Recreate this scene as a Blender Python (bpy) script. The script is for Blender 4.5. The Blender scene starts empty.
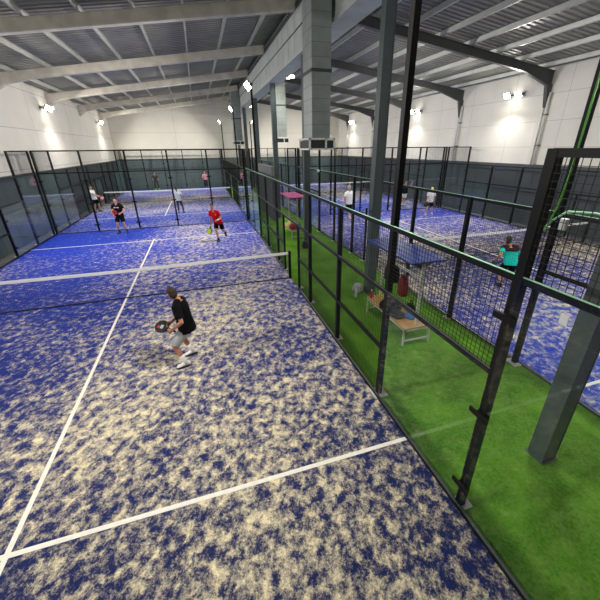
import bpy, bmesh, math, random
from mathutils import Vector, Matrix
random.seed(7)
S = bpy.context.scene
C = S.collection
PI = math.pi
V = Vector

# ------------------------------------------------------------------ materials
def nt(name):
    m = bpy.data.materials.new(name); m.use_nodes = True
    return m, m.node_tree.nodes, m.node_tree.links, m.node_tree.nodes['Principled BSDF']

def lin(c):
    return tuple(((x / 12.92) if x <= .04045 else ((x + .055) / 1.055) ** 2.4) for x in [v / 255 for v in c])

def mat(name, rgb, rough=.5, metal=0., noise=0., nscale=6., bump=0., bscale=40., spec=.5):
    m, n, l, b = nt(name)
    col = lin(rgb) + (1,)
    b.inputs['Base Color'].default_value = col
    b.inputs['Roughness'].default_value = rough
    b.inputs['Metallic'].default_value = metal
    b.inputs['Specular IOR Level'].default_value = spec
    tc = n.new('ShaderNodeTexCoord')
    if noise > 0:
        nz = n.new('ShaderNodeTexNoise'); nz.inputs['Scale'].default_value = nscale; nz.inputs['Detail'].default_value = 5
        l.new(tc.outputs['Object'], nz.inputs['Vector'])
        r = n.new('ShaderNodeValToRGB')
        r.color_ramp.elements[0].position = .3; r.color_ramp.elements[1].position = .7
        r.color_ramp.elements[0].color = tuple(c * (1 - noise) for c in col[:3]) + (1,)
        r.color_ramp.elements[1].color = tuple(min(1, c * (1 + noise)) for c in col[:3]) + (1,)
        l.new(nz.outputs['Fac'], r.inputs['Fac']); l.new(r.outputs['Color'], b.inputs['Base Color'])
    if bump > 0:
        nb = n.new('ShaderNodeTexNoise'); nb.inputs['Scale'].default_value = bscale; nb.inputs['Detail'].default_value = 4
        l.new(tc.outputs['Object'], nb.inputs['Vector'])
        bp = n.new('ShaderNodeBump'); bp.inputs['Strength'].default_value = bump; bp.inputs['Distance'].default_value = .02
        l.new(nb.outputs['Fac'], bp.inputs['Height']); l.new(bp.outputs['Normal'], b.inputs['Normal'])
    return m

def emit(name, rgb, strength):
    m, n, l, b = nt(name)
    b.inputs['Base Color'].default_value = (.8, .8, .8, 1)
    b.inputs['Emission Color'].default_value = lin(rgb) + (1,)
    b.inputs['Emission Strength'].default_value = strength
    return m

def glass_mat():
    m, n, l, b = nt('court_glass')
    n.remove(b)
    out = n['Material Output']
    tr = n.new('ShaderNodeBsdfTransparent'); tr.inputs['Color'].default_value = (.955, .975, .965, 1)
    gl = n.new('ShaderNodeBsdfGlossy'); gl.inputs['Roughness'].default_value = .0; gl.inputs['Color'].default_value = (.95, 1, .98, 1)
    fr = n.new('ShaderNodeFresnel')
    ge = n.new('ShaderNodeNewGeometry'); mr = n.new('ShaderNodeMapRange')   # same reflectance entering and leaving the pane
    mr.inputs['To Min'].default_value = 1.33; mr.inputs['To Max'].default_value = 1/1.33
    l.new(ge.outputs['Backfacing'], mr.inputs['Value']); l.new(mr.outputs['Result'], fr.inputs['IOR'])
    mx = n.new('ShaderNodeMixShader')
    l.new(fr.outputs['Fac'], mx.inputs['Fac']); l.new(tr.outputs['BSDF'], mx.inputs[1]); l.new(gl.outputs['BSDF'], mx.inputs[2])
    l.new(mx.outputs['Shader'], out.inputs['Surface'])
    return m

def turf_mat(name, seed):
    """blue artificial turf dusted with irregular patches of pale silica sand"""
    m, n, l, b = nt(name)
    tc = n.new('ShaderNodeTexCoord')
    mp = n.new('ShaderNodeMapping'); mp.inputs['Location'].default_value = (seed * 7.3, seed * 3.1, seed)
    mp.inputs['Rotation'].default_value = (0, 0, .5)
    l.new(tc.outputs['Object'], mp.inputs['Vector'])
    st = n.new('ShaderNodeMapping'); st.inputs['Scale'].default_value = (1, .85, 1)
    l.new(mp.outputs['Vector'], st.inputs['Vector'])
    def noise(scale, detail, rough, dist=0., src=st):
        z = n.new('ShaderNodeTexNoise'); z.inputs['Scale'].default_value = scale; z.inputs['Detail'].default_value = detail
        z.inputs['Roughness'].default_value = rough; z.inputs['Distortion'].default_value = dist
        l.new(src.outputs['Vector'], z.inputs['Vector']); return z.outputs['Fac']
    def math_(op, a, bb=None, c=None):
        k = n.new('ShaderNodeMath'); k.operation = op
        for i, x in enumerate((a, bb, c)):
            if x is None: continue
            if isinstance(x, (int, float)): k.inputs[i].default_value = x
            else: l.new(x, k.inputs[i])
        return k.outputs[0]
    big = noise(.32, 2, .5)
    n1 = noise(7.6, 3, .6, .35)
    n2 = noise(24, 3, .6, .3)
    n3 = noise(55, 5, .85)
    s = math_('MULTIPLY', n1, .66)
    s = math_('MULTIPLY_ADD', n2, .34, s)
    s = math_('MULTIPLY_ADD', n3, .52, s)
    s = math_('MULTIPLY_ADD', big, .30, s)           # centre about .75
    # the ends behind the service lines are swept by play: far less sand there
    sx = n.new('ShaderNodeSeparateXYZ'); l.new(tc.outputs['Object'], sx.inputs['Vector'])
    mr = n.new('ShaderNodeMapRange'); mr.interpolation_type = 'SMOOTHSTEP'
    mr.inputs['From Min'].default_value = 4.5; mr.inputs['From Max'].default_value = 9
    mr.inputs['To Min'].default_value = 0.0; mr.inputs['To Max'].default_value = -.045
    ay = math_('ABSOLUTE', sx.outputs['Y'])
    l.new(sx.outputs['Y'] if seed in (1,) else ay, mr.inputs['Value'])
    s = math_('ADD', s, mr.outputs['Result'])
    if seed == 1:                                     # the near left of this court is worn bluer too
        m2 = n.new('ShaderNodeMapRange'); m2.interpolation_type = 'SMOOTHSTEP'
        m2.inputs['From Min'].default_value = -3.5; m2.inputs['From Max'].default_value = 2.6
        m2.inputs['To Min'].default_value = -.085; m2.inputs['To Max'].default_value = .035
        l.new(sx.outputs['X'], m2.inputs['Value']); s = math_('ADD', s, m2.outputs['Result'])
    swept = n.new('ShaderNodeMapRange'); swept.interpolation_type = 'SMOOTHSTEP'
    swept.inputs['From Min'].default_value = -8.5 if seed == 1 else -1; swept.inputs['From Max'].default_value = 6.5
    l.new(sx.outputs['Y'] if seed == 1 else ay, swept.inputs['Value'])
    if seed == 2: s = math_('ADD', s, .02)
    r = n.new('ShaderNodeValToRGB'); e = r.color_ramp.elements
    e[0].position = 0; e[1].position = 1
    blue = n.new('ShaderNodeMix'); blue.data_type = 'RGBA'
    blue.inputs[6].default_value = lin((22, 34, 82)) + (1,); blue.inputs[7].default_value = lin((26, 58, 180)) + (1,)
    l.new(swept.outputs['Result'], blue.inputs[0])   # trodden pile is dull navy, pile swept clean keeps its fresh blue
    cov = n.new('ShaderNodeMapRange'); cov.interpolation_type = 'SMOOTHSTEP'
    cov.inputs['From Min'].default_value = .83; cov.inputs['From Max'].default_value = 1.15
    l.new(s, cov.inputs['Value'])
    tint = n.new('ShaderNodeMix'); tint.data_type = 'RGBA'; l.new(cov.outputs['Result'], tint.inputs[0])
    l.new(blue.outputs[2], tint.inputs[6]); tint.inputs[7].default_value = lin((240, 226, 186)) + (1,)
    n.remove(r)
    l.new(tint.outputs[2], b.inputs['Base Color'])
    b.inputs['Roughness'].default_value = .85; b.inputs['Specular IOR Level'].default_value = .2
    bp = n.new('ShaderNodeBump'); bp.inputs['Strength'].default_value = .35; bp.inputs['Distance'].default_value = .01
    l.new(s, bp.inputs['Height']); l.new(bp.outputs['Normal'], b.inputs['Normal'])
    return m

def grass_mat():
    m, n, l, b = nt('green_grass_carpet')
    tc = n.new('ShaderNodeTexCoord')
    def noise(scale, detail, rough=.55):
        z = n.new('ShaderNodeTexNoise'); z.inputs['Scale'].default_value = scale; z.inputs['Detail'].default_value = detail
        z.inputs['Roughness'].default_value = rough
        l.new(tc.outputs['Object'], z.inputs['Vector']); return z.outputs['Fac']
    a, c, d = noise(1.6, 4), noise(26, 3), noise(150, 2)
    s = n.new('ShaderNodeMath'); s.operation = 'MULTIPLY_ADD'; l.new(a, s.inputs[0]); s.inputs[1].default_value = .36
    t = n.new('ShaderNodeMath'); t.operation = 'MULTIPLY_ADD'; l.new(c, t.inputs[0]); t.inputs[1].default_value = .3
    u = n.new('ShaderNodeMath'); u.operation = 'MULTIPLY'; l.new(d, u.inputs[0]); u.inputs[1].default_value = .35
    l.new(u.outputs[0], t.inputs[2]); l.new(t.outputs[0], s.inputs[2])
    r = n.new('ShaderNodeValToRGB'); e = r.color_ramp.elements
    e[0].position = .34; e[1].position = .66
    e[0].color = lin((44, 92, 6)) + (1,); e[1].color = lin((118, 176, 44)) + (1,)
    l.new(s.outputs[0], r.inputs['Fac']); l.new(r.outputs['Color'], b.inputs['Base Color'])
    b.inputs['Roughness'].default_value = .8; b.inputs['Specular IOR Level'].default_value = .15
    bp = n.new('ShaderNodeBump'); bp.inputs['Strength'].default_value = .6; bp.inputs['Distance'].default_value = .012
    l.new(t.outputs[0], bp.inputs['Height']); l.new(bp.outputs['Normal'], b.inputs['Normal'])
    return m

def panel_mat(name, rgb, joint_rgb, axis, pitch, off, zpitch, zoff, w=.018, rough=.75, noise=.04):
    """precast wall panels: thin joints every `pitch` along an axis and `zpitch` up the wall"""
    m, n, l, b = nt(name)
    tc = n.new('ShaderNodeTexCoord')
    sx = n.new('ShaderNodeSeparateXYZ'); l.new(tc.outputs['Object'], sx.inputs['Vector'])
    def line(out, p, o):
        a = n.new('ShaderNodeMath'); a.operation = 'ADD'; l.new(out, a.inputs[0]); a.inputs[1].default_value = 100 * p - o + w / 2
        f = n.new('ShaderNodeMath'); f.operation = 'MODULO'; l.new(a.outputs[0], f.inputs[0]); f.inputs[1].default_value = p
        c = n.new('ShaderNodeMath'); c.operation = 'LESS_THAN'; l.new(f.outputs[0], c.inputs[0]); c.inputs[1].default_value = w
        return c.outputs[0]
    mx = n.new('ShaderNodeMath'); mx.operation = 'MAXIMUM'
    l.new(line(sx.outputs[axis], pitch, off), mx.inputs[0]); l.new(line(sx.outputs['Z'], zpitch, zoff), mx.inputs[1])
    nz = n.new('ShaderNodeTexNoise'); nz.inputs['Scale'].default_value = .9; nz.inputs['Detail'].default_value = 6
    l.new(tc.outputs['Object'], nz.inputs['Vector'])
    r = n.new('ShaderNodeValToRGB'); c0 = lin(rgb)
    r.color_ramp.elements[0].position = .3; r.color_ramp.elements[1].position = .7
    r.color_ramp.elements[0].color = tuple(x * (1 - noise) for x in c0) + (1,)
    r.color_ramp.elements[1].color = tuple(min(1, x * (1 + noise)) for x in c0) + (1,)
    l.new(nz.outputs['Fac'], r.inputs['Fac'])
    mc = n.new('ShaderNodeMix'); mc.data_type = 'RGBA'
    l.new(mx.outputs[0], mc.inputs[0]); l.new(r.outputs['Color'], mc.inputs[6]); mc.inputs[7].default_value = lin(joint_rgb) + (1,)
    l.new(mc.outputs[2], b.inputs['Base Color']); b.inputs['Roughness'].default_value = rough
    b.inputs['Specular IOR Level'].default_value = .25
    return m

MT = dict(
    black=mat('black_powder_coat', (9, 9, 10), .45, 0, .1, 9, spec=.3),
    wire=mat('black_wire', (10, 11, 12), .55),
    glass=glass_mat(),
    strip=mat('pale_green_strip', (166, 222, 184), .5),
    green_cable=mat('green_cable_sheath', (110, 220, 70), .4),
    alu=mat('grey_aluminium', (108, 114, 114), .45, .6),
    zinc=mat('zinc_plate', (205, 205, 202), .5, .2),
    white_rail=mat('pale_steel_rail', (60, 62, 64), .4, .4),
    concrete=mat('rough_concrete', (214, 208, 192), .85, 0, .16, 2.2, .35, 14),
    floor=mat('concrete_floor', (96, 98, 98), .8, 0, .15, 2),
    column=mat('grey_green_steel_paint', (88, 99, 101), .45, .1, .08, 3),
    rafter=mat('dark_grey_steel', (80, 82, 82), .5, .2, .1, 2),
    purlin_l=mat('galvanised_purlin', (206, 208, 200), .5, .25, .1, 3),
    purlin_r=mat('light_galvanised_purlin', (216, 219, 214), .45, .25, .08, 3),
    roof=mat('corrugated_steel_sheet', (150, 150, 140), .45, .25, .15, 1.2),
    duct=mat('galvanised_duct', (152, 161, 158), .45, .2, .14, 2.4),
    seam=mat('duct_seam', (130, 138, 136), .5, .2),
    grille_w=mat('white_grille_frame', (250, 250, 246), .5),
    grille_d=mat('dark_grille_mesh', (66, 70, 72), .6),
    beam=mat('grey_clad_beam', (196, 203, 197), .55, .1, .10, 1.6),
    beam_d=mat('beam_dark_lip', (72, 78, 80), .5, .3),
    lamp=emit('lamp_lens_lit', (255, 247, 226), 34),
    lamp_body=mat('grey_lamp_housing', (120, 122, 122), .5, .5),
    white_line=mat('white_turf_line', (238, 234, 222), .8, 0, .06, 18),
    tape=mat('white_net_tape', (252, 252, 250), .6, 0, .02, 5, .1, 60),
    netmesh=mat('black_net_cord', (26, 27, 30), .8),
    pipe=mat('white_pvc_pipe', (222, 220, 212), .45),
    skin=mat('skin', (206, 150, 120), .55, 0, .06, 12),
    skin_tan=mat('tanned_skin', (186, 128, 98), .55, 0, .06, 12),
    hair=mat('dark_brown_hair', (44, 31, 25), .6, 0, .3, 60, .4, 120),
    hair_b=mat('black_hair', (26, 22, 22), .6, 0, .3, 60, .4, 120),
    hair_g=mat('grey_hair', (170, 164, 158), .7, 0, .15, 60, .4, 120),
    eye=mat('dark_eye', (30, 24, 22), .3),
    lip=mat('lip', (150, 84, 78), .5),
    cl_black=mat('black_sports_fabric', (9, 9, 11), .8, 0, .15, 8, .35, 14, spec=.12),
    cl_navy=mat('navy_sports_fabric', (14, 16, 30), .8, 0, .12, 8, .35, 14, spec=.12),
    cl_grey=mat('light_grey_shorts_fabric', (186, 190, 192), .8, 0, .06, 8, .4, 14, spec=.12),
    cl_white=mat('white_sports_fabric', (232, 233, 236), .8, 0, .03, 8, .35, 14, spec=.12),
    cl_red=mat('red_sports_fabric', (206, 24, 38), .75, 0, .1, 8, .35, 14, spec=.12),
    cl_teal=mat('turquoise_sports_fabric', (30, 206, 186), .75, 0, .08, 8, .35, 14, spec=.12),
    cl_pink=mat('pink_sports_fabric', (236, 150, 170), .8, 0, .08, 8, .3, 14, spec=.12),
    cl_dark=mat('charcoal_fabric', (58, 60, 66), .8, 0, .12, 8, .3, 14, spec=.12),
    cl_maroon=mat('dark_maroon_fabric', (58, 26, 30), .8, spec=.12),
    sock=mat('white_sock', (236, 234, 230), .85),
    sole=mat('dark_rubber_sole', (40, 40, 44), .7),
    shoe_w=mat('white_shoe', (232, 232, 230), .6, 0, .05, 20),
    shoe_d=mat('dark_shoe', (44, 44, 50), .6, 0, .1, 20),
    shoe_y=mat('yellow_shoe', (214, 216, 90), .6),
    rk_black=mat('black_racket_face', (14, 14, 16), .4, 0, .2, 20),
    rk_red=mat('red_racket_face', (232, 40, 44), .4),
    rk_yellow=mat('yellow_racket_face', (206, 226, 40), .45),
    rk_pink=mat('pink_racket_face', (240, 140, 160), .45),
    ball=mat('yellow_ball_felt', (216, 232, 60), .9),
    canopy_b=mat('blue_canopy_sheet', (34, 66, 158), .42, 0, .06, 3),
    canopy_p=mat('pink_canopy_sheet', (252, 112, 190), .45, 0, .05, 3),
    wood=mat('varnished_plywood', (190, 148, 88), .5, 0, .14, 5),
    wood_d=mat('brown_gusset_wood', (104, 74, 54), .6, 0, .15, 7),
    white_metal=mat('white_painted_steel', (222, 224, 218), .45),
    bag_red=mat('dark_red_bag', (140, 28, 38), .6, 0, .15, 9, .3, 20),
    bag_black=mat('black_bag', (13, 14, 16), .65, 0, .2, 9, .3, 20, .2),
    bag_blue=mat('blue_bag', (46, 112, 190), .6, 0, .1, 9, .3, 20),
    bag_navy=mat('navy_bag', (30, 44, 96), .65, 0, .15, 9, .3, 20),
    bag_yel=mat('pale_yellow_bag', (226, 214, 130), .7, 0, .08, 9, .3, 20),
    bag_grey=mat('pale_grey_bag', (178, 182, 186), .7, 0, .1, 9, .3, 20),
    paper=mat('white_paper', (238, 240, 242), .8),
    ink=mat('grey_print', (150, 154, 160), .8),
    bottle_red=mat('red_bottle', (196, 36, 40), .35),
    bottle_w=mat('clear_white_bottle', (206, 214, 220), .25),
    lime=mat('lime_can', (190, 214, 60), .5),
    part_d=mat('dark_partition_panel', (92, 98, 100), .6, 0, .08, 2),
    part_l=mat('light_grey_partition_band', (128, 134, 132), .55, 0, .06, 2),
    crest=mat('yellow_crest', (226, 196, 70), .6),
)
MT['wall_l'] = panel_mat('white_panels_left', (232, 228, 216), (150, 148, 140), 'Y', 6.05, 1.17, 1.85, 5.0)
MT['wall_r'] = panel_mat('white_panels_right', (232, 229, 219), (184, 181, 174), 'Y', 3.025, .15, 1.2, 3.95)
MT['wall_b'] = panel_mat('white_panels_back', (230, 226, 212), (176, 173, 163), 'X', 6.2, .6, 2.4, 5.6)
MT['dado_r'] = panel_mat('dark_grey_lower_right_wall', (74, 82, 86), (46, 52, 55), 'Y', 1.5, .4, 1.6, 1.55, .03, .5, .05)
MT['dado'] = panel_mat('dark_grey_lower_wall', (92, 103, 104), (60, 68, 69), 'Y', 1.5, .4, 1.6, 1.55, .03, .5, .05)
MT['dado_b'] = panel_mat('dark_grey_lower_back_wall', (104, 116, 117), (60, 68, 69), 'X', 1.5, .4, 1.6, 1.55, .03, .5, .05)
MT['grass'] = grass_mat()

# ------------------------------------------------------------------ mesh helpers
class MB:
    def __init__(s): s.v = []; s.f = []
    def quadbox(s, P):
        b = len(s.v); s.v += [tuple(p) for p in P]
        s.f += [tuple(b + i for i in q) for q in ((0,3,2,1),(4,5,6,7),(0,1,5,4),(1,2,6,5),(2,3,7,6),(3,0,4,7))]
    def box(s, a, b):
        (x0,y0,z0),(x1,y1,z1) = a, b
        x0,x1=min(x0,x1),max(x0,x1); y0,y1=min(y0,y1),max(y0,y1); z0,z1=min(z0,z1),max(z0,z1)
        s.quadbox([(x0,y0,z0),(x1,y0,z0),(x1,y1,z0),(x0,y1,z0),(x0,y0,z1),(x1,y0,z1),(x1,y1,z1),(x0,y1,z1)])
        return s
    def bar(s, a, b, w, h, up=V((0,0,1))):
        a, b = V(a), V(b); d = (b - a).normalized()
        if abs(d.dot(up)) > .98: up = V((0,1,0))
        x = d.cross(up).normalized(); y = x.cross(d)
        P = []
        for p in (a, b):
            for sx, sy in ((-1,-1),(1,-1),(1,1),(-1,1)): P.append(p + x*w/2*sx + y*h/2*sy)
        s.quadbox(P); return s
    def rings(s, rings, cap=True):
        b = len(s.v); n = len(rings[0])
        for r in rings: s.v += [tuple(p) for p in r]
        for k in range(len(rings)-1):
            for i in range(n):
                j = (i+1) % n
                s.f.append((b+k*n+i, b+k*n+j, b+(k+1)*n+j, b+(k+1)*n+i))
        if cap:
            s.f.append(tuple(b+i for i in reversed(range(n)))); e = b+(len(rings)-1)*n
            s.f.append(tuple(e+i for i in range(n)))
        return s
    def tube(s, pts, rad, n=8, flat=1., cap=True, side=None):
        pts = [V(p) for p in pts]
        if not hasattr(rad, '__len__'): rad = [rad]*len(pts)
        R = []; px = None
        for i, p in enumerate(pts):
            d = (pts[min(i+1,len(pts)-1)] - pts[max(i-1,0)]).normalized()
            if side is not None: x = V(side); x = (x - d*x.dot(d)).normalized()
            elif px is None:
                u = V((0,0,1)) if abs(d.z) < .9 else V((0,1,0)); x = d.cross(u).normalized()
            else: x = (px - d*px.dot(d)).normalized()
            px = x; y = d.cross(x)
            R.append([p + x*rad[i]*math.cos(2*PI*k/n) + y*rad[i]*flat*math.sin(2*PI*k/n) for k in range(n)])
        return s.rings(R, cap)
    def ball(s, c, r, n=12, m=8, M=None, zmin=-1.):
        c = V(c); r = V(r) if hasattr(r, '__len__') else V((r,r,r)); R = []
        for k in range(m+1):
            t = -PI/2 + PI*k/m
            if math.sin(t) < zmin: continue
            ring = []
            ct = max(math.cos(t), .02)
            for i in range(n):
                p = V((r.x*ct*math.cos(2*PI*i/n), r.y*ct*math.sin(2*PI*i/n), r.z*math.sin(t)))
                if M is not None: p = M @ p
                ring.append(c + p)
            R.append(ring)
        return s.rings(R)
    def prism(s, poly, z0, z1, M=None):
        n = len(poly); A = [V((x,y,z0)) for x,y in poly]; B = [V((x,y,z1)) for x,y in poly]
        if M is not None: A = [M @ p for p in A]; B = [M @ p for p in B]
        return s.rings([A,B])
    def data(s, name, m, smooth=False):
        me = bpy.data.meshes.new(name); me.from_pydata(s.v, [], s.f); me.update()
        bm = bmesh.new(); bm.from_mesh(me); bmesh.ops.recalc_face_normals(bm, faces=bm.faces); bm.to_mesh(me); bm.free()
        if m is not None: me.materials.append(MT[m] if isinstance(m, str) else m)
        if smooth:
            for p in me.polygons: p.use_smooth = True
        return me
    def obj(s, name, m, parent=None, loc=(0,0,0), smooth=False, bevel=0, label=None):
        o = bpy.data.objects.new(name, s.data(name, m, smooth)); C.objects.link(o)
        o.location = loc
        if parent is not None: o.parent = parent
        if bevel:
            b = o.modifiers.new('bevel', 'BEVEL'); b.width = bevel; b.segments = 2; b.limit_method = 'ANGLE'
        if label: o['label'] = label
        return o

def link(name, me, parent=None, loc=(0,0,0), rot=(0,0,0), label=None):
    o = bpy.data.objects.new(name, me); C.objects.link(o); o.location = loc; o.rotation_euler = rot
    if parent is not None: o.parent = parent
    if label: o['label'] = label
    return o
def tag(o, label, cat, group=None):
    o['label'] = label; o['category'] = cat
    if group: o['group'] = group
    return o
def thing(name, label, cat, loc=(0,0,0), rz=0, group=None):
    o = bpy.data.objects.new(name, None); C.objects.link(o); o.location = loc; o.rotation_euler = (0,0,rz)
    o.empty_display_size = .1
    return tag(o, label, cat, group)
def struct(name, mb, m):
    o = mb.obj(name, m); o['kind'] = 'structure'; return o
def copy_tree(o, parent=None):
    c = o.copy(); C.objects.link(c)
    if parent is not None: c.parent = parent
    for ch in list(o.children): copy_tree(ch, c)
    return c

# ------------------------------------------------------------------ hall shell
X0, X1, YF, YB = -5.62, 19.5, -16.5, 31.45
XR = 6.9                                   # ridge line above the aisle
def roofz(x): return 9.12 - .148*(XR - x) if x < XR else 9.12 - .128*(x - XR)
BAYS = [-13.95 + 6.05*k for k in range(8)]  # frames every 6.05 m: -13.95 ... 28.4
struct('floor', MB().box((X0-.3,YF-.3,-.3),(X1+.3,YB+.3,-.021)), 'floor')
struct('wall_left', MB().box((X0-.25,YF,-.02),(X0,YB,roofz(X0))), 'wall_l')
struct('wall_right', MB().box((X1,YF,-.02),(X1+.25,YB,roofz(X1))), 'wall_r')
def gable(y0, y1):
    mb = MB(); P = [(X0-.25,-.02),(X1+.25,-.02),(X1+.25,roofz(X1)),(XR,roofz(XR)),(X0-.25,roofz(X0))]
    return mb.rings([[V((x,y0,z)) for x,z in P],[V((x,y1,z)) for x,z in P]])
struct('wall_back', gable(YB,YB+.25), 'wall_b')
struct('wall_front', gable(YF-.25,YF), 'wall_b')
# dark lower wall up to three metres, with a pale capping
struct('trim_1', MB().box((X0,YF+.02,-.01),(X0+.06,YB-.07,2.98)), 'dado')
struct('trim_2', MB().box((X1-.06,YF+.02,-.01),(X1,YB-.07,3.1)), 'dado_r')
struct('trim_3', MB().box((X0+.06,YB-.06,-.01),(X1-.06,YB,3.05)), 'dado_b')
# corrugated roof: ribs run down the slope
mb = MB(); prof = []
y = YF - .2; pitch = .27
while y < YB + .2:
    prof += [(y,0),(y+.13,0),(y+.16,.045),(y+.24,.045)]; y += pitch
for xa, xb in ((X0-.3,XR),(XR,X1+.3)):
    b = len(mb.v); dx = .0
    for yy, h in prof: mb.v += [(xa,yy,roofz(xa)+h),(xb,yy,roofz(xb)+h)]
    for i in range(len(prof)-1): mb.f.append((b+2*i,b+2*i+1,b+2*i+3,b+2*i+2))
struct('ceiling', mb, 'roof')
# purlins along the hall
k = 0
ordn = ['first','second','third','fourth','fifth','sixth','seventh','eighth','ninth','tenth']
def purlin(x, m, label, group):
    z = roofz(x); mb = MB()
    mb.box((x-.035,YF,z-.20),(x-.025,YB,z-.01)); mb.box((x-.035,YF,z-.20),(x+.035,YB,z-.19)); mb.box((x-.035,YF,z-.02),(x+.035,YB,z-.01))
    tag(mb.obj('roof_purlin', m), label, 'roof purlin', group)
for i in range(8):
    purlin(X0+.75+1.52*i, 'purlin_l', f'pale steel purlin over the concrete beams, {ordn[i]} from the left wall', 'purlins of the left roof slope')
for i in range(8):
    purlin(X1-.7-1.5*i, 'purlin_r', f'pale steel purlin over the dark rafters, {ordn[i]} from the right wall', 'purlins of the right roof slope')
# concrete beams on the left slope, dark steel rafters on the right slope
seen = {4.2:'nearest', 10.25:'second', 16.3:'third', 22.35:'fourth', 28.4:'fifth'}
for yb in BAYS:
    q = None
    for kk, w in seen.items():
        if abs(kk - yb) < .2: q = w
    ln = f'{q} concrete beam in view' if q else 'concrete beam overhead outside the near end of the view'
    if yb < -3 and yb > -10: ln = 'concrete beam above the near service line'
    if yb < -10: ln = 'concrete beam behind the photographer'
    if -3 < yb < 0: ln = 'concrete beam above the top edge of the photo'
    mb = MB(); xa, xb = X0, 6.52
    def prof_l(x, drop): return roofz(x) - .21 - drop
    P = [(xa,prof_l(xa,0)),(xb,prof_l(xb,0)),(xb,prof_l(xb,.38)),(xa+1.5,prof_l(xa+1.5,.36)),(xa+.5,prof_l(xa+.5,.45)),(xa,prof_l(xa,.72))]
    mb.rings([[V((x,yb-.14,z)) for x,z in P],[V((x,yb+.14,z)) for x,z in P]])
    tag(mb.obj('concrete_beam','concrete',bevel=.03), f'rough pale {ln} under the left roof slope', 'roof beam', 'concrete roof beams')
    mb = MB(); xa, xb = 7.32, X1
    def pr_(x, d): return roofz(x) - .21 - d
    def web(P, h):
        mb.rings([[V((x,yb-h,z)) for x,z in P],[V((x,yb+h,z)) for x,z in P]])
    web([(xa,pr_(xa,0)),(xb,pr_(xb,0)),(xb,pr_(xb,.78)),(xb-.35,pr_(xb-.35,.62)),(xb-1.9,pr_(xb-1.9,.33)),(xa,pr_(xa,.33))], .006)
    web([(xa,pr_(xa,0)),(xb,pr_(xb,0)),(xb,pr_(xb,.02)),(xa,pr_(xa,.02))], .085)
    web([(xa,pr_(xa,.33)),(xb-1.9,pr_(xb-1.9,.33)),(xb-.35,pr_(xb-.35,.62)),(xb-.35,pr_(xb-.35,.64)),(xb-1.9,pr_(xb-1.9,.35)),(xa,pr_(xa,.35))], .085)
    # tapering leg of the haunch down the wall
    web([(xb-.36,pr_(xb,.55)),(xb,pr_(xb,.55)),(xb,5.75),(xb-.10,5.75)], .085)
    tag(mb.obj('steel_rafter','rafter'), f'dark grey steel rafter, {ln.replace("concrete beam","one")}, right roof slope', 'roof rafter', 'steel rafters')
# white pilaster and pipe below each rafter
for yb in BAYS:
    if yb < -3: continue
    w = {-1.85:'nearest, beside the raised fence end', 4.2:'by the twin floodlight on the right wall', 10.25:'second along the wall in view', 16.3:'third along the wall', 22.35:'fourth along the wall', 28.4:'farthest along the wall'}
    key = min(w, key=lambda a: abs(a-yb))
    t = thing('rain_pipe', f'white rain pipe down the right wall, {w[key]}', 'pipe', (X1-.13,yb,3.1), 0, 'rain pipes on the right wall')
    MB().tube([(0,-.17,0),(0,-.17,2.9),(.03,-.17,3.3)], .055, 10).obj('pipe','pipe',t,smooth=True)
    for z in (.9,2.3): MB().box((-.06,-.25,z),(.12,-.09,z+.06)).obj('pipe_clip','alu',t)
    MB().box((.0,.0,0),(.12,.22,2.65)).obj('backing_strip','pipe',t)

# ------------------------------------------------------------------ columns, valley beam, ducts
colx = {-7.9:6.64, -1.85:6.95}
labs = ['behind the photographer','nearest, standing in the green aisle before the near glass pane','second, beside the blue canopy bench','third, beyond the blue canopy bench and under the near duct','fourth, beside the dark partition','fifth, behind the dark partition','sixth, far down the aisle','last, near the back wall']
for i, yb in enumerate(BAYS):
    yy = -7.79 if abs(yb+7.9) < .1 else yb
    x = 6.64 if i == 1 else (6.98 if i == 2 else 6.9)
    t = thing('steel_column', f'grey steel hall column, {labs[i]}', 'column', (x,yy,0), 0, 'hall columns along the aisle')
    mb = MB()
    hw = .125 if i != 1 else .12
    for s in (-1,1): mb.box((s*hw-.008,-.11,.015),(s*hw+.008,.11,7.2))
    mb.box((-hw,-.10,.015),(hw,-.09,7.2)); mb.box((-hw,.09,.015),(hw,.10,7.2))
    mb.obj('shaft','column',t)
    MB().box((-hw-.03,-.14,0),(hw+.03,.14,.015)).obj('base_plate','column',t)
t = thing('valley_beam','long grey clad box beam running down the hall above the columns','beam',(0,0,0))
MB().box((6.66,YF+.1,7.28),(7.28,YB-.1,8.86)).obj('cladding','beam',t)
MB().box((6.62,YF+.1,7.2),(7.32,YB-.1,7.28)).obj('bottom_flange','beam',t)
MB().box((6.63,YF+.1,8.0),(6.66,YB-.1,8.03)).obj('seam_strip','beam_d',t)
MB().box((6.56,YF+.1,8.62),(6.66,YB-.1,8.72)).obj('top_angle','beam_d',t)
mb = MB(); y = -9.5
while y < YB-1:
    mb.box((6.648,y,7.29),(6.66,y+.02,8.6)); y += .95
mb.obj('panel_rib','beam',t)

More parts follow.
